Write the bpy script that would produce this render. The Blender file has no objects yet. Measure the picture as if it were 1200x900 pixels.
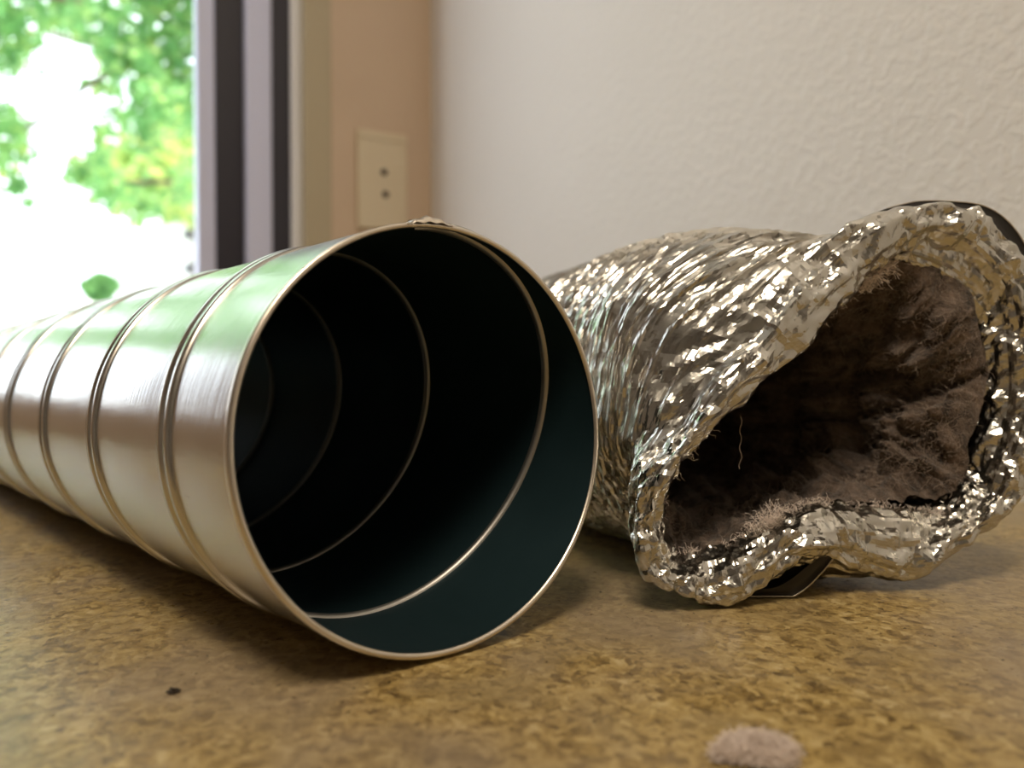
import bpy, math, random
import numpy as np
from mathutils import Vector, Matrix
C = bpy.context.scene
PI = math.pi
rng = np.random.default_rng(7)
random.seed(7)

# ------------------------------------------------------------------ camera, sky, lights, exposure
PITCH = math.radians(1.0)
R = 0.0508                                   # radius of the four inch pipe
CAM_H = 0.0665
cam = bpy.data.cameras.new('camera'); cam_o = bpy.data.objects.new('camera', cam)
C.collection.objects.link(cam_o); C.camera = cam_o
cam.sensor_width = 36; cam.lens = 850 / 1200 * 36
cam.clip_start = 0.005; cam.clip_end = 200
cam_o.location = (0, 0, CAM_H); cam_o.rotation_euler = (PI / 2 - PITCH, 0, 0)
cam.dof.use_dof = True; cam.dof.focus_distance = 0.198; cam.dof.aperture_fstop = 9.0

C.view_settings.view_transform = 'Standard'; C.view_settings.look = 'None'
C.view_settings.gamma = 1; C.view_settings.use_curve_mapping = False
C.view_settings.exposure = 0.0

world = bpy.data.worlds.new('sky'); C.world = world; world.use_nodes = True
wn = world.node_tree.nodes; wl = world.node_tree.links
bg = wn['Background']; bg.inputs['Color'].default_value = (0.86, 0.94, 1.0, 1); bg.inputs['Strength'].default_value = 3.6

def light(name, kind, loc, power, color, rot=(0, 0, 0), size=None, size_y=None):
    l = bpy.data.lights.new(name, kind); l.energy = power; l.color = color
    if kind == 'AREA':
        l.size = size
        if size_y: l.shape = 'RECTANGLE'; l.size_y = size_y
    o = bpy.data.objects.new(name, l); o.location = loc; o.rotation_euler = rot
    C.collection.objects.link(o); return o

# room frame: corner of the two walls, e1 runs along the right wall towards the camera, e2 along the back wall to the left
COR = np.array([-0.123, 1.10]); e1 = np.array([0.4683, -0.8836]); e2 = np.array([-0.8836, -0.4683])
def rm(a, b, z=0.0):
    p = COR + a * e1 + b * e2
    return (float(p[0]), float(p[1]), z)
ROOM_ROT = math.atan2(e1[1], e1[0])
CEIL = 1.45; FLOOR = -0.92; RA = 3.2; RB = 2.6

sun = light('sun', 'SUN', (0, 0, 5), 7.0, (1, 0.93, 0.78)); sun.data.angle = 0.01
sun.rotation_euler = (math.radians(38), 0, math.radians(28))
# daylight coming in at the window opening
wd = light('window_portal', 'AREA', rm(-0.125, 0.596, 0.70), 1.0, (1, 1, 1), size=.86, size_y=1.20)   # sampling portal only, gives no light itself
d = Vector((e1[0], e1[1], 0)); wd.rotation_euler = d.to_track_quat('-Z', 'Y').to_euler()
wd.data.cycles.is_portal = True
# the room's ceiling lamp
cl = light('ceiling_lamp_light', 'AREA', rm(1.35, 0.70, CEIL - 0.06), 16.0, (1.0, 0.84, 0.64), size=0.42, size_y=0.42)

# ------------------------------------------------------------------ helpers
def mesh_obj(name, V, F, mat=None, parent=None, smooth=True, mats=None, fm=None, attr=None, attr2=None):
    V = np.asarray(V, np.float32); me = bpy.data.meshes.new(name)
    if isinstance(F, np.ndarray):
        n, k = F.shape
        me.vertices.add(len(V)); me.vertices.foreach_set('co', V.ravel())
        me.loops.add(n * k); me.loops.foreach_set('vertex_index', F.ravel().astype(np.int32))
        me.polygons.add(n); me.polygons.foreach_set('loop_start', np.arange(0, n * k, k, dtype=np.int32))
        me.polygons.foreach_set('loop_total', np.full(n, k, np.int32))
    else:
        me.from_pydata([tuple(map(float, v)) for v in V], [], F)
    for m in (mats or ([mat] if mat else [])): me.materials.append(m)
    if fm is not None: me.polygons.foreach_set('material_index', np.asarray(fm, np.int32))
    me.polygons.foreach_set('use_smooth', np.full(len(me.polygons), smooth))
    if attr is not None:
        a = me.attributes.new('suv', 'FLOAT_VECTOR', 'POINT'); a.data.foreach_set('vector', np.asarray(attr, np.float32).ravel())
    if attr2 is not None:
        a = me.attributes.new('mask', 'FLOAT', 'POINT'); a.data.foreach_set('value', np.asarray(attr2, np.float32).ravel())
    me.update(); me.validate()
    o = bpy.data.objects.new(name, me); C.collection.objects.link(o)
    if parent: o.parent = parent
    return o

def grid_faces(nr, nc, wrap=False, flip=False):
    i = np.arange(nr - 1)[:, None]; j = np.arange(nc if wrap else nc - 1)[None]
    j2 = (j + 1) % nc
    f = np.stack([i * nc + j, i * nc + j2, (i + 1) * nc + j2, (i + 1) * nc + j], -1).reshape(-1, 4)
    return f[:, ::-1].copy() if flip else f

def tag(o, label=None, cat=None, group=None, kind=None):
    if label: o['label'] = label
    if cat: o['category'] = cat
    if group: o['group'] = group
    if kind: o['kind'] = kind
    return o
def empty(name, loc=(0, 0, 0)):
    o = bpy.data.objects.new(name, None); o.location = loc; o.empty_display_size = 0.02
    C.collection.objects.link(o); return o
def put(o, root):                      # parent an object whose mesh is in world coordinates
    o.parent = root; o.matrix_parent_inverse = Matrix.Translation(root.location).inverted(); return o

def box(name, a0, a1, b0, b1, z0, z1, mat, bevel=0.0, parent=None):
    """box in room coordinates"""
    V = [rm(a, b, z) for z in (z0, z1) for (a, b) in ((a0, b0), (a1, b0), (a1, b1), (a0, b1))]
    F = [(0, 1, 2, 3), (7, 6, 5, 4), (0, 4, 5, 1), (1, 5, 6, 2), (2, 6, 7, 3), (3, 7, 4, 0)]
    o = mesh_obj(name, V, F, mat, smooth=False)
    import bmesh
    bm = bmesh.new(); bm.from_mesh(o.data); bmesh.ops.recalc_face_normals(bm, faces=bm.faces); bm.to_mesh(o.data); bm.free()
    if bevel:
        m = o.modifiers.new('bevel', 'BEVEL'); m.width = bevel; m.segments = 3
    if parent: put(o, parent)
    return o

class N:
    """small node-tree helper"""
    def __init__(s, name, **kw):
        s.m = bpy.data.materials.new(name); s.m.use_nodes = True; s.t = s.m.node_tree
        s.b = s.t.nodes['Principled BSDF']; s.out = s.t.nodes['Material Output']
        for k, v in kw.items(): s.set(k, v)
    def set(s, k, v):
        i = s.b.inputs[k.replace('_', ' ')]
        if hasattr(v, 'is_linked') or isinstance(v, bpy.types.NodeSocket): s.t.links.new(v, i)
        else: i.default_value = v if not (isinstance(v, tuple) and len(v) == 3 and i.type == 'RGBA') else (*v, 1)
    def node(s, t, props=None, **ins):
        n = s.t.nodes.new(t)
        for k, v in (props or {}).items(): setattr(n, k, v)
        for k, v in ins.items():
            i = n.inputs[int(k[1:])] if k[0] == 'i' and k[1:].isdigit() else n.inputs[k.replace('_', ' ')]
            if isinstance(v, bpy.types.NodeSocket): s.t.links.new(v, i)
            else: i.default_value = v
        return n
    def coord(s, kind='Object', scale=(1, 1, 1), attr=None):
        if attr: c = s.node('ShaderNodeAttribute', {'attribute_name': attr}).outputs['Vector']
        else: c = s.node('ShaderNodeTexCoord').outputs[kind]
        return s.node('ShaderNodeMapping', Vector=c, Scale=scale).outputs[0]
    def noise(s, v, sc, det=4, rough=.5, dist=0.0):
        return s.node('ShaderNodeTexNoise', Vector=v, Scale=sc, Detail=det, Roughness=rough, Distortion=dist).outputs['Fac']
    def vor(s, v, sc, feat='F1', out='Distance', rand=1.0):
        return s.node('ShaderNodeTexVoronoi', {'feature': feat}, Vector=v, Scale=sc, Randomness=rand).outputs[out]
    def ramp(s, f, stops, interp='LINEAR'):
        n = s.node('ShaderNodeValToRGB', Fac=f); r = n.color_ramp; r.interpolation = interp
        while len(r.elements) < len(stops): r.elements.new(0.5)
        for e, (p, c) in zip(r.elements, stops):
            e.position = p; e.color = (c, c, c, 1) if not isinstance(c, tuple) else (*c, 1)
        return n.outputs['Color']
    def mix(s, f, a, b, mode='MIX'):
        n = s.t.nodes.new('ShaderNodeMix'); n.data_type = 'RGBA'; n.blend_type = mode
        for i, v in ((n.inputs[0], f), (n.inputs[6], a), (n.inputs[7], b)):
            if isinstance(v, bpy.types.NodeSocket): s.t.links.new(v, i)
            else: i.default_value = v if not isinstance(v, tuple) else (*v, 1)
        return n.outputs[2]
    def math(s, op, a, b=0.0):
        return s.node('ShaderNodeMath', {'operation': op}, i0=a, i1=b).outputs[0]
    def bump(s, h, strength=.3, dist=.001, normal=None):
        n = s.node('ShaderNodeBump', Height=h, Strength=strength, Distance=dist)
        if normal: s.t.links.new(normal, n.inputs['Normal'])
        return n.outputs[0]

# ------------------------------------------------------------------ materials
def mat_wall(name, col):
    n = N(name, Roughness=.55)
    v = n.coord()
    big = n.noise(v, 130, 3, .55, .5); h = n.ramp(big, [(.46, 0.0), (.62, 1.0)])
    fine = n.noise(v, 420, 3, .6)
    hh = n.math('ADD', n.math('MULTIPLY', n.node('ShaderNodeRGBToBW', Color=h).outputs[0], 1.0), n.math('MULTIPLY', fine, .22))
    n.set('Normal', n.bump(hh, .30, .0012))
    n.set('Base Color', n.mix(n.noise(v, 6, 3), col, tuple(c * .93 for c in col)))
    return n.m
M_wall_r = mat_wall('textured_wall_paint', (.80, .765, .73))
M_wall_b = mat_wall('warm_wall_paint', (.62, .47, .34))
M_wall_o = mat_wall('other_wall_paint', (.42, .38, .34))
M_ceil = N('ceiling_paint', Base_Color=(.7, .68, .64), Roughness=.8).m
M_floor = N('floor_boards', Base_Color=(.16, .11, .07), Roughness=.5).m
M_vinyl = N('white_vinyl', Base_Color=(.80, .80, .84), Roughness=.35).m
M_sash = N('daylight_tinted_vinyl', Base_Color=(.66, .69, .93), Roughness=.4).m  # bluish cast of daylight put into the vinyl's base colour
M_gasket = N('dark_track', Base_Color=(.022, .02, .032), Roughness=.45).m
M_trim = N('beige_trim', Base_Color=(.45, .38, .26), Roughness=.5).m
M_plate = N('ivory_plastic', Base_Color=(.66, .56, .40), Roughness=.35).m
M_screw = N('dark_screw_metal', Base_Color=(.06, .05, .055), Roughness=.4, Metallic=.6).m

def mat_counter():
    n = N('mottled_brown_laminate'); v = n.coord()
    vv = n.mix(.006, v, n.node('ShaderNodeTexNoise', Vector=v, Scale=150, Detail=3).outputs['Color'], 'ADD')
    chip = n.node('ShaderNodeRGBToBW', Color=n.vor(vv, 520, 'F1', 'Color')).outputs[0]
    m1 = n.math('ADD', n.math('MULTIPLY', n.noise(vv, 260, 5, .7, .5), .72), n.math('MULTIPLY', chip, .28))
    col = n.ramp(m1, [(.30, (.085, .052, .018)), (.41, (.21, .140, .048)), (.50, (.35, .245, .088)), (.60, (.46, .34, .14)), (.72, (.58, .47, .25))])
    w = n.ramp(n.noise(v, 30, 4, .6, .6), [(.42, 0.0), (.62, .75)])
    col = n.mix(w, col, n.mix(m1, (.14, .10, .05), (.42, .32, .16)))
    grey = n.ramp(n.noise(v, 14, 3), [(.48, 0.0), (.64, .6)])
    col = n.mix(grey, col, n.mix(m1, (.16, .12, .085), (.42, .34, .25)))
    sp = n.ramp(n.noise(v, 420, 3, .6), [(.27, 1.0), (.35, 0.0)])
    col = n.mix(sp, col, (.03, .02, .01))
    n.set('Base Color', col)
    n.set('Roughness', n.node('ShaderNodeMapRange', Value=n.noise(v, 240, 4, .7), i3=.20, i4=.42).outputs[0])
    n.set('Specular IOR Level', .45)
    n.set('Normal', n.bump(n.noise(vv, 210, 5, .65), .30, .0008))
    return n.m
M_counter = mat_counter()

def mat_pipe_out():
    n = N('galvanised_steel', Metallic=1.0); v = n.coord(attr='suv')
    st = n.noise(n.coord(attr='suv', scale=(14, 900, 1)), 1, 4, .6)
    st2 = n.noise(n.coord(attr='suv', scale=(300, 30, 1)), 1, 3, .6)
    cl_ = n.noise(v, 40, 4, .6)
    c = n.mix(cl_, (.60, .59, .57), (.74, .73, .71))
    c = n.mix(n.ramp(n.noise(n.coord(attr='suv', scale=(400, 60, 1)), 1, 5, .7), [(.66, 0.0), (.74, .55)]), c, (.22, .18, .13))
    n.set('Base Color', c)
    n.set('Roughness', n.node('ShaderNodeMapRange', Value=n.math('ADD', n.math('MULTIPLY', st, .6), n.math('MULTIPLY', cl_, .4)), i3=.13, i4=.34).outputs[0])
    n.set('Normal', n.bump(n.math('ADD', st, n.math('MULTIPLY', st2, .5)), .22, .0003, n.bump(n.noise(v, 28, 2), .35, .0012)))
    return n.m
M_pipe = mat_pipe_out()
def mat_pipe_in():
    n = N('shade_tinted_zinc_lining', Metallic=.75); v = n.coord(attr='suv')  # teal-black base colour stands in for dark reflections inside the pipe
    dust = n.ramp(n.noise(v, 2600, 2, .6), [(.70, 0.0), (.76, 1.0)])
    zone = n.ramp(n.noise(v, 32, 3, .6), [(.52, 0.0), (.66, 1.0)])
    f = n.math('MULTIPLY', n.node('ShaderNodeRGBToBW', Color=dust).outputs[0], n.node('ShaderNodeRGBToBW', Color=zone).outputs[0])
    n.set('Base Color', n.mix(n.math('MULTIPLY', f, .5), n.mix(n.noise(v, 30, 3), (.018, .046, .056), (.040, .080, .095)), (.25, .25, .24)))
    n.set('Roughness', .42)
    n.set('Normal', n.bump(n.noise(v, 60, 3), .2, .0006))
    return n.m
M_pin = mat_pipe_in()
M_seam = N('seam_steel', Metallic=1.0, Base_Color=(.62, .60, .56), Roughness=.26).m
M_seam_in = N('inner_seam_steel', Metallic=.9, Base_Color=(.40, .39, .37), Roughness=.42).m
M_edge = N('cut_steel_edge', Metallic=1.0, Base_Color=(.70, .64, .56), Roughness=.30).m

def mat_foil():
    n = N('crumpled_foil', Metallic=1.0); v = n.coord()
    vv = n.mix(.004, v, n.node('ShaderNodeTexNoise', Vector=v, Scale=170, Detail=2).outputs['Color'], 'ADD')
    h = n.vor(vv, 260)
    n.set('Base Color', n.mix(n.noise(v, 45, 3), (.50, .485, .45), (.68, .67, .635)))
    n.set('Roughness', n.node('ShaderNodeMapRange', Value=n.noise(v, 300, 2), i3=.14, i4=.30).outputs[0])
    n.set('Normal', n.bump(n.noise(v, 500, 2), .10, .0004))
    return n.m
M_foil = mat_foil()
M_foil_back = N('dark_laminate_backing', Base_Color=(.035, .032, .03), Roughness=.35, Metallic=.5).m
M_wire = N('spring_wire', Base_Color=(.10, .09, .075), Roughness=.35, Metallic=.9).m
def mat_lint():
    n = N('grey_brown_lint', Roughness=1.0); v = n.coord()
    f = n.ramp(n.noise(v, 110, 6, .75, .8), [(.36, 0.0), (.66, 1.0)])
    n.set('Base Color', n.mix(f, (.028, .019, .014), (.25, .185, .145)))
    n.set('Specular IOR Level', .05); n.set('Sheen Weight', .25)
    n.set('Normal', n.bump(n.noise(v, 900, 4, .8), .9, .0010, n.bump(n.noise(v, 240, 4, .7), .8, .002)))
    return n.m
M_lint = mat_lint()
M_fibre = N('lint_fibre', Base_Color=(.36, .29, .24), Roughness=1.0).m
M_fluff = N('pale_fluff', Base_Color=(.93, .82, .75), Roughness=1.0).m
M_crumb = N('dark_crumb', Base_Color=(.03, .02, .012), Roughness=.8).m

# ------------------------------------------------------------------ room shell
T = 0.12
tag(box('floor', -.2, RA + .1, -.2, RB + .2, FLOOR - .1, FLOOR, M_floor), kind='structure')
tag(box('ceiling', -.6, RA + .3, -.3, RB + .3, CEIL, CEIL + .1, M_ceil), kind='structure')
tag(box('wall_right', 0, RA + T, -T, 0, FLOOR, CEIL, M_wall_r), kind='structure')
tag(box('wall_left', 0, RA + T, RB, RB + T, FLOOR, CEIL, M_wall_o), kind='structure')
tag(box('wall_front', RA, RA + T, 0, RB, FLOOR, CEIL, M_wall_o), kind='structure')
WB0, WB1, WZ0, WZ1 = 0.172, 1.02, 0.103, 1.30       # window opening in the back wall
# back wall: one mesh around the opening
def back_wall():
    V = []; F = []
    bs = [-T, WB0, WB1, RB + T]; zs = [FLOOR, WZ0, WZ1, CEIL]
    for (i, j) in ((0, 0), (1, 0), (2, 0), (0, 1), (2, 1), (0, 2), (1, 2), (2, 2)):
        k = len(V)
        for z in (zs[j], zs[j + 1]):
            for (a, b) in ((-T, bs[i]), (0, bs[i]), (0, bs[i + 1]), (-T, bs[i + 1])): V.append(rm(a, b, z))
        F += [tuple(k + q for q in f) for f in ((0, 1, 2, 3), (7, 6, 5, 4), (0, 4, 5, 1), (1, 5, 6, 2), (2, 6, 7, 3), (3, 7, 4, 0))]
    return mesh_obj('wall_back', V, F, M_wall_b, smooth=False)
tag(back_wall(), kind='structure')

# window: white frame, sliding sash profile, dark tracks, glass
win = empty('window_1', rm(-.06, (WB0 + WB1) / 2, WZ0)); tag(win, kind='structure')
tag(box('trim_1', -T, .004, WB0 - .022, WB0 + .016, WZ0 - .02, WZ1, M_trim, .002), kind='structure')     # beige jamb return
def wpart(name, a0, a1, b0, b1, z0, z1, m, bev=.0015, label=None):
    o = box(name, a0, a1, b0, b1, z0, z1, m, bev, parent=win)
    if label: o['label'] = label
    return o
wpart('window_frame', -.095, -.012, .187, .202, WZ0, WZ1, M_vinyl, .003)
wpart('track', -.10, -.022, .201, .226, WZ0, WZ1, M_gasket)
wpart('sash_stile', -.085, -.026, .223, .260, WZ0, WZ1, M_sash, .003)
wpart('track', -.10, -.048, .260, .304, WZ0, WZ1, M_gasket)
wpart('sash_stile', -.090, -.040, .298, .321, WZ0, WZ1, M_sash, .003)
wpart('window_frame', -.11, -.012, .212, WB1, WZ0, WZ0 + .006, M_vinyl, .003)
wpart('sash_rail', -.085, -.045, .318, WB1, WZ0 + .006, WZ0 + .014, M_gasket, .002, 'dark lower rail of the sash')
wpart('window_frame', -.11, -.012, .212, WB1, WZ1 - .03, WZ1, M_vinyl, .003)
wpart('sash_stile', -.085, -.026, WB1 - .05, WB1, WZ0, WZ1, M_sash, .003)

# outlet plate beside the window
pl = empty('wall_plate', rm(.001, .0765, .28)); tag(pl, 'ivory rectangular cover plate with two dark screws on the wall beside the window', 'wall plate')
PB, PZ0, PZ1 = .0765, .272, .414
box('plate', 0.0, .006, PB - .0375, PB + .0375, PZ0, PZ1, M_plate, .0025, parent=pl)
def disc(name, a0, a1, b, z, r, m, parent, n=20, dome=0.0):
    V = []; F = []
    for a, rr in ((a0, r), (a1, r), (a1 + dome, r * .6)):
        for i in range(n): V.append(rm(a, b + rr * math.cos(2 * PI * i / n), z + rr * math.sin(2 * PI * i / n)))
    for k in range(2):
        for i in range(n): j = (i + 1) % n; F.append((k * n + i, k * n + j, k * n + n + j, k * n + n + i))
    F.append(tuple(range(2 * n, 3 * n)))
    return put(mesh_obj(name, V, F, m), parent)
disc('screw', .004, .0072, PB - .002, .356, .0048, M_screw, pl, dome=.0012)
disc('screw', .004, .0072, PB - .004, .324, .0048, M_screw, pl, dome=.0012)
box('raised_rim', .004, .0075, PB - .034, PB + .034, PZ1 - .012, PZ1 - .006, M_plate, .001, parent=pl)

# ceiling lamp fitting (out of frame, gives the room light)
lamp = empty('ceiling_lamp', rm(1.35, .70, CEIL - .05)); tag(lamp, 'square white ceiling lamp above the counter', 'lamp')
box('housing', 1.12, 1.58, .47, .93, CEIL - .05, CEIL, M_vinyl, .004, parent=lamp)

# ------------------------------------------------------------------ counter
def counter():
    root = empty('countertop', rm(.9, .35, -.038)); tag(root, 'brown mottled laminate countertop under both ducts', 'countertop')
    o = box('laminate_top', .001, 1.9, .001, .72, -.038, 0, M_counter, .004); put(o, root)
    o2 = box('backing', .01, 1.88, .01, .70, -.06, -.038, M_floor); put(o2, root)
    cab = box('base_cabinet', .02, 1.85, .02, .66, FLOOR, -.06, M_trim, .003); put(cab, root)
counter()

# ------------------------------------------------------------------ spiral pipe
# axis fitted from the picture: camera-space values in units of R, turned into world space
yaw = math.radians(45.76); TP = .010                   # the pipe narrows very slightly away from its mouth
X0, Y0c, Z0c = -.3234, -.2240, 3.4731
PT, PH, TX, TY, O1, O2 = 1.0973, .0873, .1608, -.1371, .0035, .0486
cp, sp_ = math.cos(PITCH), math.sin(PITCH)
mouth = np.array([X0, Z0c * cp + Y0c * sp_, Y0c * cp - Z0c * sp_]) * R + np.array([0, 0, CAM_H])
ax = np.array([-math.sin(yaw), math.cos(yaw), -TP]); upv = np.array([0, 0, 1.0]); rt = np.array([math.cos(yaw), math.sin(yaw), 0.0])
def pipe_pt(th, d, dr=0.0):
    """th clockwise from the top seen from the mouth, d along the axis in R"""
    th = np.asarray(th, float); d = np.asarray(d, float) + 0 * th
    oval = 1 + O1 * np.cos(2 * th) + O2 * np.sin(2 * th)
    rr = (oval * R * (1 - TP * d) + dr)
    return mouth + d[..., None] * R * ax + rr[..., None] * (np.cos(th)[..., None] * upv + np.sin(th)[..., None] * rt)
lowest = pipe_pt(np.linspace(0, 2 * PI, 721), 0)[:, 2].min()
mouth[2] -= lowest - .0013                         # rest on the seam ridge
def edge_d(th): return TX * np.cos(th) + TY * np.sin(th)
LEN = 11.6
def build_pipe():
    root = empty('spiral_pipe', (float(mouth[0] + ax[0] * R * 5), float(mouth[1] + ax[1] * R * 5), 0))
    tag(root, 'shiny galvanised steel spiral pipe lying open end forward on the counter', 'pipe')
    nc = 289; th = np.linspace(0, 2 * PI, nc)
    q = np.concatenate([np.array([0, .004, .012]), np.linspace(.03, 1, 130)])
    def shell(dr, slump):
        rows = []; uv = []
        for s in q:
            d = edge_d(th) * (1 - min(1, s * 6)) + s * LEN
            # gentle barrel between the seams
            sd = (d - PT * ((th - PH) / (2 * PI))) / PT; sd = sd - np.floor(sd)
            bul = .00035 * np.sin(PI * sd) ** .8
            rows.append(pipe_pt(th, d, dr + bul - slump)); uv.append(np.stack([th * R, d * R, 0 * th], -1))
        return np.array(rows), np.array(uv)
    o, uo = shell(0, 0); i, ui = shell(-.0007, 0)
    nr = len(q)
    out = put(mesh_obj('outer_shell', o.reshape(-1, 3), grid_faces(nr, nc, flip=True), M_pipe, attr=uo.reshape(-1, 3)), root)
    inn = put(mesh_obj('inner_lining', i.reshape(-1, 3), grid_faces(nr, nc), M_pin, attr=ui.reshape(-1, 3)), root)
    inn['label'] = 'dusty inside face of the pipe with its dark reflections painted in'
    # rolled cut edge
    prof = [(-.0010, 0.0000), (-.0009, -.0006), (-.0002, -.0009), (.0004, -.0006), (.0005, .0004), (.0003, .0016)]
    E_ = np.array([pipe_pt(th, edge_d(th) + dd / R, dr) for dr, dd in prof])
    put(mesh_obj('rim', E_.reshape(-1, 3), grid_faces(len(prof), nc), M_edge), root)
    # lock seams: swept profile along the helix
    def seam(name, prof, mat, inner):
        t = np.arange(-.22, 2 * PI * (LEN / PT) - .3, 2 * PI / 150)
        d = PT * t / (2 * PI) + .19 * np.exp(-(np.maximum(t + .2, 0) / .75) ** 2)
        thh = t + PH
        e = edge_d(thh); ok = (d > e - .01) & (d < LEN - .05)
        first = np.argmax(ok); d = d[first:]; thh = thh[first:]; t = t[first:]
        keep = d < LEN - .05; d = d[keep]; thh = thh[keep]
        rows = np.array([pipe_pt(thh, np.maximum(d + w / R, edge_d(thh) - .003), dr) for w, dr in prof])
        o = mesh_obj(name, rows.transpose(1, 0, 2).reshape(-1, 3), grid_faces(len(d), len(prof), flip=not inner), mat,
                     attr=np.stack([np.repeat(thh * R, len(prof)), np.tile([w for w, _ in prof], len(d)), np.zeros(len(d) * len(prof))], -1))
        put(o, root); return o
    seam('lock_seam', [(-.0038, -.0001), (-.0035, .0005), (-.0029, .0009), (-.0012, .0010), (-.0007, .0006), (-.0003, .0006), (.0002, .0011),
                       (.0022, .0013), (.0030, .0009), (.0034, -.0001)], M_seam, False)
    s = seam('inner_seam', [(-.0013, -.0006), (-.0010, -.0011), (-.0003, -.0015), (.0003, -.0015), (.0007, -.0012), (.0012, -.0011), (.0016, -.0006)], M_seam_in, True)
    # crimp where the seam meets the rim at the top
    t = np.linspace(-.16, .10, 26) + .06
    pr = [(-.0016, .0002), (-.0014, .0013), (.0000, .0020), (.0022, .0016), (.0030, .0004)]
    rows = np.array([pipe_pt(t, edge_d(t) + w / R, dr * (.5 + .5 * np.cos((t - .03) / .13 * PI * .8)) + .0002 * np.sin(t * 90)) for w, dr in pr])
    put(mesh_obj('seam_end', rows.transpose(1, 0, 2).reshape(-1, 3), grid_faces(len(t), len(pr), flip=True), M_edge), root)
    # the closed-off dark far end is open: a ring edge only
    ring = np.array([pipe_pt(th, LEN, dr) for dr in (-.0007, .0)])
    put(mesh_obj('back_edge', ring.reshape(-1, 3), grid_faces(2, nc), M_edge), root)
build_pipe()

# ------------------------------------------------------------------ crumple functions
def trisum(P, seed, n, f0, f1, warp=.0):
    """sum of folded triangle waves in random directions: continuous, piecewise planar, sharp creases"""
    g = np.random.default_rng(seed); h = np.zeros(len(P))
    W = np.zeros_like(P)
    if warp:
        for k in range(5):
            dv = g.normal(size=3); dv /= np.linalg.norm(dv); fr = g.uniform(40, 140)
            W += warp * np.sin(P @ dv * fr + g.uniform(0, 6))[:, None] * g.normal(size=3)
    Q = P + W
    for k in range(n):
        dv = g.normal(size=3); dv /= np.linalg.norm(dv); fr = math.exp(g.uniform(math.log(f0), math.log(f1)))
        x = Q @ dv * fr + g.uniform(0, 1)
        h += (np.abs(2 * (x - np.floor(x + .5))) * 2 - 1) * (f0 / fr)
    return h / math.sqrt(n)
def cell(P, scale, seed):
    """vectorised 3D voronoi: returns F1, F2"""
    Q = P * scale; I = np.floor(Q).astype(np.int64); d1 = np.full(len(P), 9.); d2 = d1.copy()
    for dx in (-1, 0, 1):
        for dy in (-1, 0, 1):
            for dz in (-1, 0, 1):
                J = I + np.array([dx, dy, dz])
                h = (J[:, 0] * 73856093) ^ (J[:, 1] * 19349663) ^ (J[:, 2] * 83492791) ^ (seed * 2654435761)
                pts = np.stack([((h * m >> 7) & 1023) / 1023. for m in (1, 7919, 104729)], 1) + J
                dd = np.sqrt(((Q - pts) ** 2).sum(1))
                sw = dd < d1; d2 = np.where(sw, d1, np.minimum(d2, dd)); d1 = np.where(sw, dd, d1)
    return d1, d2
def catmull(K, n_per, closed):
    """K: (m, ..., 3); n_per: samples per segment (int or list)"""
    m = len(K); out = []
    segs = m if closed else m - 1
    for i in range(segs):
        if closed: p0, p1, p2, p3 = K[i - 1], K[i], K[(i + 1) % m], K[(i + 2) % m]
        else: p0, p1, p2, p3 = K[max(i - 1, 0)], K[i], K[i + 1], K[min(i + 2, m - 1)]
        n = n_per if isinstance(n_per, int) else n_per[i]
        for t in np.arange(n) / n:
            out.append(.5 * ((2 * p1) + (-p0 + p2) * t + (2 * p0 - 5 * p1 + 4 * p2 - p3) * t * t + (-p0 + 3 * p1 - 3 * p2 + p3) * t ** 3))
    if not closed: out.append(K[-1])
    return np.array(out)
def grid_normals(G):
    du = np.roll(G, -1, 1) - np.roll(G, 1, 1); dv = np.gradient(G, axis=0)
    n = np.cross(du, dv); return n / (np.linalg.norm(n, axis=-1, keepdims=True) + 1e-12)

# ------------------------------------------------------------------ foil duct
def ray(px, py, Y):
    """point at depth Y of the photograph's line of sight (used once, to measure the torn mouth)"""
    x = (px - 600) / 850; y = -(py - 450) / 850
    w = np.array([x, cp + y * sp_, y * cp - sp_]); return np.array([0, 0, CAM_H]) + w * (Y / w[1])
#          crest px        opening px        crest depth offset, opening depth offset
ST = [((1085, 240), (1062, 296), .006, .012), ((1150, 251), (1110, 304), .006, .012), ((1196, 302), (1152, 342), .005, .011),
      ((1230, 374), (1166, 400), .003, .010), ((1236, 452), (1168, 462), .001, .009), ((1217, 530), (1158, 520), 0, .008),
      ((1182, 592), (1140, 572), 0, .008), ((1130, 642), (1112, 597), 0, .008), ((1062, 674), (1055, 600), -.001, .008),
      ((1002, 664), (985, 590), -.002, .006), ((945, 652), (930, 600), -.004, .004), ((890, 690), (880, 622), -.004, .004),
      ((832, 704), (825, 650), -.003, .006), ((775, 688), (790, 648), -.002, .008), ((748, 640), (779, 612), .000, .006),
      ((752, 572), (788, 560), .001, .004), ((800, 488), (830, 503), .002, .003), ((868, 400), (905, 436), .003, .003),
      ((930, 325), (975, 370), .005, .006), ((1002, 268), (1018, 325), .006, .012)]
def plane_Y(px): return .1985 + .030 * (px - 740) / 480
crest = np.array([ray(c[0], c[1], plane_Y(c[0]) + dc) for c, o, dc, do in ST])
openg = np.array([ray(o[0], o[1], plane_Y(o[0]) + do) for c, o, dc, do in ST])
crest[:, 2] = np.maximum(crest[:, 2], .0016)
mc = np.array([.092, .208, .0575])
ang = np.unwrap(np.arctan2((crest[:, 0] - mc[0]) * 1.0, crest[:, 2] - mc[2]))
def ring(c, l, r, rz=None, dz=0, sc=1.0, wd=1.0):
    l = np.array([*l, 0.]); l /= np.linalg.norm(l); rz = rz or r
    P = np.array([np.array([c[0], c[1], rz + dz]) + sc * (r * (wd if math.sin(a) > 0 else 1) * math.sin(a) * l + rz * math.cos(a) * np.array([0, 0, 1])) for a in ang])
    P[:, 2] = np.maximum(P[:, 2], .0022); return P
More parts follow.
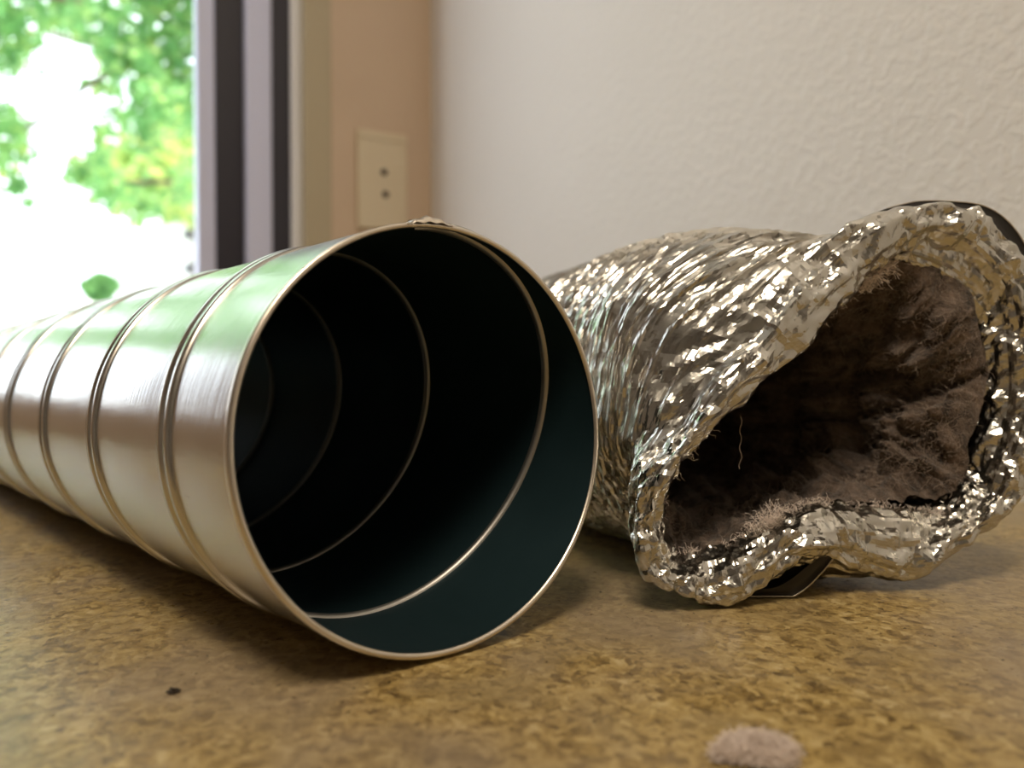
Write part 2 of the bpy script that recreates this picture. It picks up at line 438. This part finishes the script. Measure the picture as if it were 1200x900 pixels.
body = [ring((.0870, .2260), (.985, .17), .0555, .0535, wd=1.42), ring((.0780, .2420), (.95, .31), .0560, .0565, wd=1.38), ring((.0640, .2740), (.90, .43), .0560, .0578, wd=1.2),
        ring((.0450, .3100), (.88, .47), .0560, .0570), ring((.0220, .3680), (.93, .36), .0560, .0560), ring((-.002, .430), (.93, .36), .055), ring((-.03, .50), (.92, .38), .055)]
inner = [ring((.0640, .2740), (.90, .43), .0560, .0578, sc=.84, wd=1.15), ring((.0780, .2420), (.95, .31), .0560, .0565, sc=.87, wd=1.3)]
inner0 = openg * .55 + ring((.0870, .2260), (.985, .17), .0555, .0535, sc=.88, wd=1.36) * .45 + np.array([-.004, .008, 0])
deep = [ring((-.03, .50), (.92, .38), .055, sc=.05) + np.array([0, 0, .01]), ring((-.025, .49), (.92, .38), .055, sc=.86), ring((.0220, .3680), (.93, .36), .056, sc=.84)]  # first ring shrinks to close the unseen far end and keep light out
mid = .5 * (crest + openg) + np.array([.0, -.0045, .0])
back = crest * .45 + body[0] * .55; mcb = back.mean(0)
back = crest * .62 + body[0] * .38; back += (back - mcb) * .035; back[:, 2] = np.maximum(back[:, 2], .002)

def build_foil():
    K = np.array(deep + inner + [inner0, openg, mid, crest, back] + body)
    K = catmull(K.transpose(1, 0, 2), 26, True).transpose(1, 0, 2)        # 520 columns
    n_per = [4, 8, 10, 10, 14, 16, 14, 14, 16, 22, 32, 58, 60, 80, 60, 30]
    G = catmull(K, n_per, False); nr, nc = G.shape[:2]
    row_open = sum(n_per[:6]); row_crest = sum(n_per[:8])
    nrm = grid_normals(G)
    # make normals point outwards on the body
    cen = G.mean(1, keepdims=True)
    if (nrm[-60] * (G[-60] - cen[-60])).sum() < 0: nrm = -nrm
    P = G.reshape(-1, 3); Nn = nrm.reshape(-1, 3)
    s = np.concatenate([[0], np.cumsum(np.linalg.norm(np.diff(G, axis=0), axis=2).mean(1))]); s -= s[row_crest]
    S = np.repeat(s[:, None], nc, 1); TH = np.repeat((np.arange(nc) / nc)[None], nr, 0)
    irr = trisum(P, 5, 5, 12, 30).reshape(nr, nc)
    body_w = np.clip((S - .001) / .012, 0, 1); lip_w = np.clip(1 - np.abs(S + .004) / .02, 0, 1); in_w = np.clip(-(S + .012) / .012, 0, 1)
    # accordion ribs around the body: a steep narrow crest every pitch, drifting and pinching irregularly
    pitch = .0064
    x = (S + .0022 * irr + .0012 * np.sin(TH * 2 * PI * 3 + 9 * S / .1)) / pitch + TH
    f = x - np.floor(x); rib = np.maximum(0, 1 - np.abs(f - .5) / .11) ** 1.1 - .12 * np.cos(2 * PI * f)
    x2 = (S + .0016 * np.roll(irr, 77, 1)) / (pitch * .43) + 2 * TH
    rib2 = np.abs(2 * (x2 - np.floor(x2 + .5)))
    amp = .0011 * (.45 + .75 * np.clip(.5 + .5 * np.roll(irr, 31, 1), 0, 1.3))
    disp = body_w * (rib * amp * 1.0 + .00018 * rib2)
    # folds on the lip that run round the opening
    xl = (S + .003 * irr) / .0052; disp += lip_w * .0009 * np.abs(2 * (xl - np.floor(xl + .5)))
    # crumple: planar facets with sharp creases between them, in two sizes
    wu = trisum(P, 61, 4, 25, 60).reshape(nr, nc); wv = trisum(P, 62, 4, 25, 60).reshape(nr, nc)
    def facet(cu, cv, seed, warp=.35):
        g = np.random.default_rng(seed); nu = max(4, int(round(.36 / cu))); nv = int((s[-1] - s[0]) / cv) + 8
        H = g.uniform(-1, 1, (nv, nu)); D = g.random((nv, nu)) < .5
        u = TH * nu + warp * wu; v = (S - s[0]) / cv + 3 + warp * wv * 1.3
        iu = np.floor(u).astype(int); iv = np.clip(np.floor(v).astype(int), 0, nv - 2); x = u - iu; y = v - iv
        h = lambda a_, b_: H[b_, a_ % nu]
        h00, h10, h01, h11 = h(iu, iv), h(iu + 1, iv), h(iu, iv + 1), h(iu + 1, iv + 1)
        d = D[iv, iu % nu]
        r1 = np.where(x + y < 1, h00 + x * (h10 - h00) + y * (h01 - h00), h11 + (1 - x) * (h01 - h11) + (1 - y) * (h10 - h11))
        r2 = np.where(x > y, h00 + x * (h10 - h00) + y * (h11 - h10), h00 + y * (h01 - h00) + x * (h11 - h01))
        return np.where(d, r1, r2)
    dis_body = .00085 * facet(.0062, .0056, 71, .5) + .00050 * facet(.0031, .0029, 72, .4) + .00020 * facet(.0017, .0016, 73, .3)
    dis_lip = .00175 * facet(.0062, .0056, 74, .6) + .00105 * facet(.0032, .0029, 75, .5) + .00034 * facet(.0016, .0015, 76)
    disp += body_w * (1 - .6 * lip_w) * dis_body + np.clip(lip_w + in_w, 0, 1) * dis_lip
    disp *= (1 - .6 * np.clip(-(S + .025) / .012, 0, 1))
    Q = P + Nn * disp.reshape(-1, 1)
    # radial pleats where the sleeve is gathered at the mouth
    pl_ = trisum(np.stack([TH.ravel() * .36, S.ravel() * .25, 0 * S.ravel()], 1), 21, 6, 50, 110).reshape(nr, nc)
    Q += Nn * (.0010 * pl_ * np.exp(-((S - .006) / .010) ** 2)).reshape(-1, 1)
    Q[:, 2] = np.maximum(Q[:, 2], .0006)
    root = empty('flexible_foil_duct', (.075, .23, 0))
    tag(root, 'crumpled silver foil flexible duct with a squashed open mouth full of lint', 'duct')
    i = np.arange(nr - 1)[:, None]; j = np.arange(nc)[None]; j2 = (j + 1) % nc
    a, b, c, d_ = (i * nc + j).ravel(), (i * nc + j2).ravel(), ((i + 1) * nc + j2).ravel(), ((i + 1) * nc + j).ravel()
    alt = ((i + j) % 2).ravel() == 0
    F = np.concatenate([np.stack([a, b, c], 1)[alt], np.stack([a, c, d_], 1)[alt], np.stack([a, b, d_], 1)[~alt], np.stack([b, c, d_], 1)[~alt]])
    o = mesh_obj('foil_sleeve', Q, F.astype(np.int32), M_foil, smooth=False); put(o, root)
    Qg = Q.reshape(nr, nc, 3)
    # spring wires showing through at the mouth and over the neck
    def wire(name, rows_, cols, lift, r=.0006, m=M_wire):
        pts = [Qg[rr % nr, cc % nc] + nrm[rr % nr, cc % nc] * lift for rr, cc in zip(rows_, cols)]
        pts = np.array(pts); k = np.ones(7) / 7
        sm = np.stack([np.convolve(np.pad(pts[:, q], 3, mode='edge'), k, 'valid') for q in range(3)], 1)
        sm[:, 2] = np.maximum(sm[:, 2], .0008)
        tube(name, sm, r, m, root)
    # smooth dark laminate strip standing out behind the rim, top right and bottom
    def strip(outer, inner_, Y, depth):
        o1 = catmull(np.array([ray(x, y, Y) for x, y in outer]), 12, False); i1 = catmull(np.array([ray(x, y, Y) for x, y in inner_]), 12, False)
        bk = np.array([-.25, .97, 0]) * depth
        V = np.array([i1, o1, o1 + bk * .15 + (o1 - i1) * .03, i1 + bk]); V[..., 2] = np.maximum(V[..., 2], .0007)
        put(mesh_obj('laminate_strip', V.reshape(-1, 3), grid_faces(4, len(o1)), M_foil_back), root)
        tube('strip_edge', V[1], .00022, M_edge, root, 6)
    strip([(1040, 244), (1075, 236), (1115, 236), (1152, 241), (1180, 258), (1202, 288), (1217, 330), (1226, 366)],
          [(1041, 246), (1076, 248), (1112, 249), (1142, 255), (1165, 275), (1186, 304), (1204, 338), (1217, 368)], .2370, .008)
    strip([(802, 704), (850, 713), (900, 711), (938, 694), (962, 672), (976, 655)], [(803, 703), (850, 690), (900, 690), (925, 680), (948, 662), (968, 650)], .2110, .010)
    # dark laminate strap edge behind the top right rim
    return root, Qg, G, nrm, n_per, row_open, row_crest
def tube(name, pts, r, mat, root, n=8):
    pts = np.asarray(pts); tg = np.gradient(pts, axis=0); tg /= np.linalg.norm(tg, axis=1)[:, None] + 1e-12
    u = np.cross(tg, np.array([.31, .2, .93])); u /= np.linalg.norm(u, axis=1)[:, None]; w = np.cross(tg, u)
    a = np.linspace(0, 2 * PI, n, endpoint=False)
    V = pts[:, None] + r * (np.cos(a)[None, :, None] * u[:, None] + np.sin(a)[None, :, None] * w[:, None])
    o = mesh_obj(name, V.reshape(-1, 3), grid_faces(len(pts), n, wrap=True), mat)
    if root: put(o, root)
    return o
FOIL, QG, GG, NRM, NPER, ROPEN, RCREST = build_foil()

# ------------------------------------------------------------------ lint
def fibres(name, roots, dirs, lens, mat, r=.00007, curl=.5, root=None, seed=3):
    g = np.random.default_rng(seed); n = len(roots); k = 6
    L = np.asarray(lens)[:, None] / (k - 1); p = np.asarray(roots, float).copy(); d = np.asarray(dirs, float)
    d /= np.linalg.norm(d, axis=1)[:, None] + 1e-9; P = [p.copy()]
    for s in range(k - 1):
        d = d + g.normal(size=d.shape) * curl; d /= np.linalg.norm(d, axis=1)[:, None]; p = p + d * L; P.append(p.copy())
    P = np.array(P).transpose(1, 0, 2)                               # n,k,3
    tg = np.gradient(P, axis=1); u = np.cross(tg, np.array([.3, .5, .8])); u /= np.linalg.norm(u, axis=2)[..., None] + 1e-12
    w = np.cross(tg, u); w /= np.linalg.norm(w, axis=2)[..., None] + 1e-12
    a = [0, 2 * PI / 3, 4 * PI / 3]
    V = np.stack([P + r * (math.cos(x) * u + math.sin(x) * w) for x in a], 2)   # n,k,3,3
    V = V.reshape(-1, 3)
    base = (np.arange(n) * k * 3)[:, None, None]; i = (np.arange(k - 1) * 3)[None, :, None]; j = np.arange(3)[None, None]; j2 = (j + 1) % 3
    f = np.stack([base + i + j, base + i + j2, base + i + 3 + j2, base + i + 3 + j], -1).reshape(-1, 4)
    V[:, 2] = np.maximum(V[:, 2], .0003)
    o = mesh_obj(name, V, f.astype(np.int32), mat)
    if root: put(o, root)
    return o

def build_lint():
    root = empty('lint_lining', (.085, .25, .01)); tag(root, 'grey brown lint caked inside the foil duct', 'lint')
    # a felt following the duct's inner face from deep inside to just behind the opening
    r0 = sum(NPER[:0]); r1 = ROPEN - 1
    G = QG[r0:r1]; cen = G.mean(1, keepdims=True); nr, nc = G.shape[:2]
    P = G.reshape(-1, 3); inw = (cen - G); inw /= np.linalg.norm(inw, axis=-1, keepdims=True)
    gs = G.copy(); k9 = np.ones(9) / 9
    sn = -grid_normals(GG)[r0:r1]; sn *= np.sign((sn * inw).sum(-1, keepdims=True).mean()) ; inw = inw * .35 + sn * .65; inw /= np.linalg.norm(inw, axis=-1, keepdims=True)
    th = (np.arange(nc) / nc)[None] + 0 * np.zeros((nr, 1)); tt = (np.arange(nr) / nr)[:, None] + 0 * th
    # thick on the right side and floor, thin at upper left (station 0 = top, clockwise)
    w = .35 + .65 * np.clip(np.cos(2 * PI * (th - .27)) * 1.3 + .35, 0, 1)
    a1, a2 = cell(P, 62, 31); b1, b2 = cell(P, 150, 32); c1, _ = cell(P, 420, 33)
    lump = (1 - np.clip(a1, 0, 1.1)).reshape(nr, nc) * .0135 + (1 - np.clip(b1, 0, 1.1)).reshape(nr, nc) * .0060 + (1 - np.clip(c1, 0, 1)).reshape(nr, nc) * .0011
    right_ = np.clip(np.cos(2 * PI * (th - .20)) * 2, 0, 1); fade = np.clip((1 - tt) / (.40 - .28 * right_), 0, 1) ** (1 - .5 * right_)
    disp = (w * lump * 1.25 + .0022) * fade - (1 - fade) ** 3 * .0004
    V = G + inw * disp[..., None]
    o = put(mesh_obj('felt', V.reshape(-1, 3), grid_faces(nr, nc, wrap=True), M_lint), root); o['kind'] = 'stuff'
    g = np.random.default_rng(5)
    ri = (nr * (1 - .75 * g.random(9000) ** 1.3)).astype(int) - 1; ci = g.integers(0, nc, 9000)
    keep = w[ri, ci] * fade[ri, ci] > g.random(9000) * .8; ri, ci = ri[keep], ci[keep]
    dirs = inw[ri, ci] + g.normal(size=(len(ri), 3)) * .9
    o = fibres('fuzz', V[ri, ci] - inw[ri, ci] * .0004, dirs, g.uniform(.0015, .006, len(ri)), M_fibre, .00006, .55, root); o['kind'] = 'stuff'
    # stray tufts hanging on the lip of the opening
    nco = QG.shape[1]
    tuft = [(19.3, .009, 200), (10.6, .007, 160), (19.0, .006, 90), (18.2, .004, 60), (10.2, .004, 80), (9.6, .004, 80), (12.6, .003, 60), (14.6, .003, 30), (15.6, .004, 30), (8.4, .004, 90), (7.4, .004, 60), (11.2, .003, 60)]
    rs, ds, ls = [], [], []
    for st, L, n in tuft:
        c = int(st * 26) % nco; p = QG[ROPEN - 2, c]; iv = QG[ROPEN].mean(0) - p; iv /= np.linalg.norm(iv)
        for k in range(n):
            cc = (c + int(g.normal() * 7)) % nco
            rs.append(QG[ROPEN - 3 + int(g.integers(0, 4)), cc]); ds.append(iv + g.normal(size=3) * .7 + np.array([0, -.3, 0])); ls.append(g.uniform(.4, 1) * L)
    o = fibres('stray_tufts', rs, ds, ls, M_fluff, .00007, .7, root, 8); o['kind'] = 'stuff'
    # one dangling strand near the left of the opening
    p = ray(868, 488, .212); pts = np.array([p + np.array([.0004 * math.sin(k * 1.3), 0.0003 * math.cos(k), -.0011 * k]) for k in range(15)])
    tube('hanging_strand', pts, .00012, M_fibre, root, 5)
build_lint()

def fluff(name, loc, rx, ry, rz, label, seed, mat, nf=1600):
    root = empty(name, (loc[0], loc[1], 0)); tag(root, label, 'lint')
    nu, nv = 56, 28; th = np.linspace(0, 2 * PI, nu, endpoint=False); ph = np.linspace(.02, PI - .02, nv)
    D = np.stack([np.sin(ph)[:, None] * np.cos(th), np.sin(ph)[:, None] * np.sin(th), np.cos(ph)[:, None] + 0 * th], -1)
    P = D.reshape(-1, 3) * np.array([rx, ry, rz]); a, _ = cell(P + seed, 330, seed); b, _ = cell(P + seed, 900, seed + 1)
    P = P * (1 + .55 * (.5 - a) + .25 * (.5 - b))[:, None] + np.array([loc[0], loc[1], rz * .8])
    P[:, 2] = np.maximum(P[:, 2], .0002)
    o = mesh_obj('clump', P, grid_faces(nv, nu, wrap=True), mat); put(o, root)
    g = np.random.default_rng(seed); i = g.integers(0, len(P), nf)
    o = fibres('fuzz', P[i], D.reshape(-1, 3)[i] * .5 + g.normal(size=(nf, 3)) * .7, g.uniform(.001, .0028, nf), mat, .00006, .5, root, seed); o['kind'] = 'stuff'
def on_table(px, py):
    x = (px - 600) / 850; y = -(py - 450) / 850; w = np.array([x, cp + y * sp_, y * cp - sp_]); t = CAM_H / -w[2]; return w * t
p = on_table(888, 888); fluff('lint_clump', p, .0062, .0035, .0014, 'small pale clump of lint on the counter in the front foreground', 12, M_fluff, 7000)
def crumb(px, py, s, seed, label):
    p = on_table(px, py); import bmesh
    bm = bmesh.new(); bmesh.ops.create_icosphere(bm, subdivisions=3, radius=1)
    for v in bm.verts:
        k = 1 + .35 * math.sin(v.co.x * 5 + seed) * math.cos(v.co.y * 4 + seed * 2) + .2 * math.sin(v.co.z * 7 + seed)
        v.co = Vector((v.co.x * s * k, v.co.y * s * .8 * k, max(v.co.z * s * .5 * k, -s * .3) + s * .3))
    me = bpy.data.meshes.new('crumb'); bm.to_mesh(me); bm.free(); me.materials.append(M_crumb)
    o = bpy.data.objects.new('crumb', me); o.location = (float(p[0]), float(p[1]), 0.0); C.collection.objects.link(o)
    tag(o, label, 'crumb')
crumb(203, 812, .0012, 1, 'tiny dark crumb on the counter left of the steel pipe mouth')

# ------------------------------------------------------------------ outdoors
n = N('leaf_green', Roughness=.5)
oi = n.node('ShaderNodeAttribute', {'attribute_name': 'mask'}).outputs['Fac']
col = n.ramp(oi, [(0, (.10, .27, .09)), (.5, (.22, .46, .16)), (.85, (.40, .60, .20)), (1, (.62, .66, .22))]); n.set('Base Color', col)
tr = n.node('ShaderNodeBsdfTranslucent', Color=col); mx = n.node('ShaderNodeMixShader', i0=.5, i1=n.b.outputs[0], i2=tr.outputs[0])
n.t.links.new(mx.outputs[0], n.out.inputs[0]); M_leaf = n.m
M_bark = N('bark', Base_Color=(.12, .085, .06), Roughness=.9).m
n = N('pale_concrete', Roughness=.8); v = n.coord(); n.set('Base Color', n.mix(n.noise(v, 2, 4), (.72, .72, .70), (.82, .82, .80))); M_conc = n.m
M_house = N('white_siding', Base_Color=(.82, .82, .82), Roughness=.6).m
M_hwin = N('grey_house_glass', Base_Color=(.12, .12, .13), Roughness=.2).m
M_roof = N('pale_roof', Base_Color=(.75, .75, .75), Roughness=.7).m

def outdoors():
    # pale concrete drive climbing away from the window
    d0 = np.array([-.52, .854]); w0 = np.array([.854, .52]); rows = []
    for dist, z in ((1.35, -1.2), (3, -.95), (6, .1), (8, .42), (10, .80), (16, 1.45), (40, 1.9)):
        for s in np.linspace(-1, 1, 9):
            q = d0 * dist + w0 * s * (dist * .75 + 2.0); rows.append((q[0], q[1], z))
    g = mesh_obj('driveway', rows, grid_faces(7, 9), M_conc, smooth=True); tag(g, kind='structure')
    def leaf_cloud(name, centres, n, size, seed, parent, light_bias=0.0):
        g = np.random.default_rng(seed); cen = np.array([c[:3] for c in centres]); rad = np.array([c[3] for c in centres])
        wt = rad ** 2.2; wt /= wt.sum(); k = g.choice(len(cen), n, p=wt)
        dirs = g.normal(size=(n, 3)); dirs /= np.linalg.norm(dirs, axis=1)[:, None]
        pos = cen[k] + dirs * (rad[k] * g.random(n) ** .45)[:, None] * np.array([1, 1, .8])
        # five-lobed leaf outline
        la = np.radians([-90, -40, -20, 15, 30, 62, 90, 118, 150, 165, 200, 220]); lr = np.array([.15, .45, .8, .45, 1, .5, 1.15, .5, 1, .45, .8, .45])
        out = np.stack([lr * np.cos(la), lr * np.sin(la), .12 * np.abs(np.cos(la)) * lr], 1)
        nv = len(out) + 1; L = np.concatenate([[[0, 0, 0]], out])
        u = g.normal(size=(n, 3)); u /= np.linalg.norm(u, axis=1)[:, None]; w = np.cross(u, g.normal(size=(n, 3))); w /= np.linalg.norm(w, axis=1)[:, None]; q = np.cross(u, w)
        s = size * g.uniform(.6, 1.2, n)[:, None, None]
        V = pos[:, None] + s * (L[None, :, 0:1] * u[:, None] + L[None, :, 1:2] * w[:, None] + L[None, :, 2:3] * q[:, None])
        ii = np.arange(1, nv); jj = np.roll(ii, -1); f = np.stack([0 * ii, ii, jj], 1)
        F = (f[None] + (np.arange(n) * nv)[:, None, None]).reshape(-1, 3)
        m = np.repeat(np.clip(g.beta(2, 2.4, n) + light_bias, 0, 1), nv)
        o = mesh_obj(name, V.reshape(-1, 3), F.astype(np.int32), M_leaf, attr2=m, smooth=False); o['kind'] = 'stuff'; put(o, parent); return o
    def at(px, py, Y): return ray(px, py, Y)
    # the big maple by the window
    D = 5.2
    blobs = [(20, 20, .28), (75, 5, .30), (130, 30, .28), (190, 10, .34), (10, 70, .16), (150, 75, .22), (205, 70, .30), (120, 100, .14), (180, 125, .24), (225, 130, .26),
             (130, 140, .12), (118, 160, .10), (165, 160, .15), (10, 140, .12), (22, 175, .13), (15, 215, .12), (35, 238, .08), (-40, 150, .40), (-60, 30, .5),
             (95, 205, .15), (130, 225, .16), (160, 245, .17), (212, 228, .12), (228, 205, .16), (110, 185, .10), (-90, 240, .35), (-180, -60, .6), (-260, 170, .4), (-420, 20, .6), (-560, -150, .8), (-150, -260, .7),  (60, -80, .5), (180, -90, .6), (300, -40, .6), (330, 120, .6), (300, 230, .4), (50, 85, .06)]
    cs = [(*at(x, y, (D if x > -120 else D * .75) + .5 * math.sin(i * 2.1)), r) for i, (x, y, r) in enumerate(blobs)]
    t = at(330, 400, D + .4)
    mp = empty('maple_tree', (float(t[0]), float(t[1]), -.2)); tag(mp, 'leafy green maple tree filling the window view', 'tree')
    leaf_cloud('foliage', cs, 15000, .062, 4, mp, .05)
    trunk = [np.array([t[0], t[1], -.5]), at(325, 250, D + .4), at(310, 120, D + .35), at(280, 0, D + .3), at(250, -120, D + .3)]
    P = catmull(np.array(trunk), 8, False); tube('trunk', P, .13, M_bark, mp, 12)
    for a, b, c in (((318, 180), (210, 90), (60, 40)), ((300, 60), (180, 20), (20, -10)), ((322, 240), (240, 215), (120, 215)), ((290, 20), (120, -70), (-60, 40)), ((200, 60), (120, 90), (20, 160))):
        P = catmull(np.array([at(*a, D + .35), at(*b, D + .1), at(*c, D)]), 10, False); tube('branch', P, .018, M_bark, mp, 8)
    # bright sunlit tree further off
    cs2 = [(*at(x, y, 12 + .6 * math.sin(i * 1.7)), r) for i, (x, y, r) in enumerate([(150, 190, .6), (190, 200, .7), (225, 190, .7), (170, 225, .5), (110, 200, .35), (210, 235, .5), (260, 200, 1.2)])]
    t2 = at(235, 320, 12); tr2 = empty('sunlit_tree', (float(t2[0]), float(t2[1]), 1.5)); tag(tr2, 'yellow green sunlit tree behind the maple above the white house', 'tree')
    leaf_cloud('foliage', cs2, 5000, .12, 9, tr2, .38)
    tube('trunk', np.array([[t2[0], t2[1], 1.2 + .3 * k] for k in range(8)]), .12, M_bark, tr2, 10)
    # round bush on the drive
    b = at(117, 336, 8.0); bu = empty('round_bush', (float(b[0]), float(b[1]), float(b[2]) - .2)); tag(bu, 'small round green bush standing on the pale driveway', 'bush')
    leaf_cloud('foliage', [(*at(118, 330, 8), .13), (*at(107, 336, 8), .12), (*at(127, 334, 8), .12), (*at(116, 342, 8), .15)], 3600, .035, 15, bu, -.15)
    tube('stem', np.array([b + np.array([0, 0, -.4 + .06 * k]) for k in range(8)]), .02, M_bark, bu, 6)
    # white house with a sloping roof line
    A = at(140, 318, 13.0); B_ = at(192, 252, 13.0); D_ = at(262, 250, 13.0)
    hz = [(135, 345), (137, 318), (192, 262), (250, 262), (250, 420), (135, 420)]
    f = np.array([at(x, y, 13.0) for x, y in hz]); bk = f + np.array([-1.2, 3.0, 0]); V = np.concatenate([f, bk]); k = len(hz)
    F = [tuple(range(k))[::-1], tuple(range(k, 2 * k))] + [(i, (i + 1) % k, k + (i + 1) % k, k + i) for i in range(k)]
    hs = empty('white_house', (float(f[4][0]) - .6, float(f[4][1]), float(f[4][2]))); tag(hs, 'white house with sloping roof and two small grey windows behind the bush', 'house')
    put(mesh_obj('wall', V, F, M_house, smooth=False), hs)
    e = np.array([at(x, y, 12.9) for x, y in ((130, 322), (190, 255), (262, 252), (262, 261), (193, 263), (134, 328))]); ek = e + np.array([-1.3, 3.2, 0])
    V = np.concatenate([e, ek]); k = 6; F = [tuple(range(k))[::-1], tuple(range(k, 2 * k))] + [(i, (i + 1) % k, k + (i + 1) % k, k + i) for i in range(k)]
    put(mesh_obj('roof', V, F, M_roof, smooth=False), hs)
    for (x0, y0, x1, y1) in ((215, 268, 232, 281), (216, 308, 234, 321)):
        w = [at(x, y, 12.97) for x, y in ((x0, y0), (x1, y0), (x1, y1), (x0, y1))]; V = np.array(w + [q + np.array([0, .06, 0]) for q in w])
        F = [(3, 2, 1, 0), (4, 5, 6, 7), (0, 1, 5, 4), (1, 2, 6, 5), (2, 3, 7, 6), (3, 0, 4, 7)]
        put(mesh_obj('window', V, F, M_hwin, smooth=False), hs)
outdoors()

# ------------------------------------------------------------------ turn the whole place so the room's walls follow the world axes
ROT = Matrix.Rotation(-ROOM_ROT, 4, 'Z'); done = set()
for o in list(C.objects):
    if o.type == 'MESH' and o.data.name not in done: done.add(o.data.name); o.data.transform(ROT)
for o in list(C.objects):
    if o.type in ('CAMERA', 'LIGHT'): o.matrix_world = ROT @ (Matrix.Translation(o.location) @ o.rotation_euler.to_matrix().to_4x4())
    elif o.parent is None: o.location = ROT @ o.location
for o in list(C.objects):
    if o.parent: o.matrix_parent_inverse = Matrix.Translation(o.parent.location).inverted()
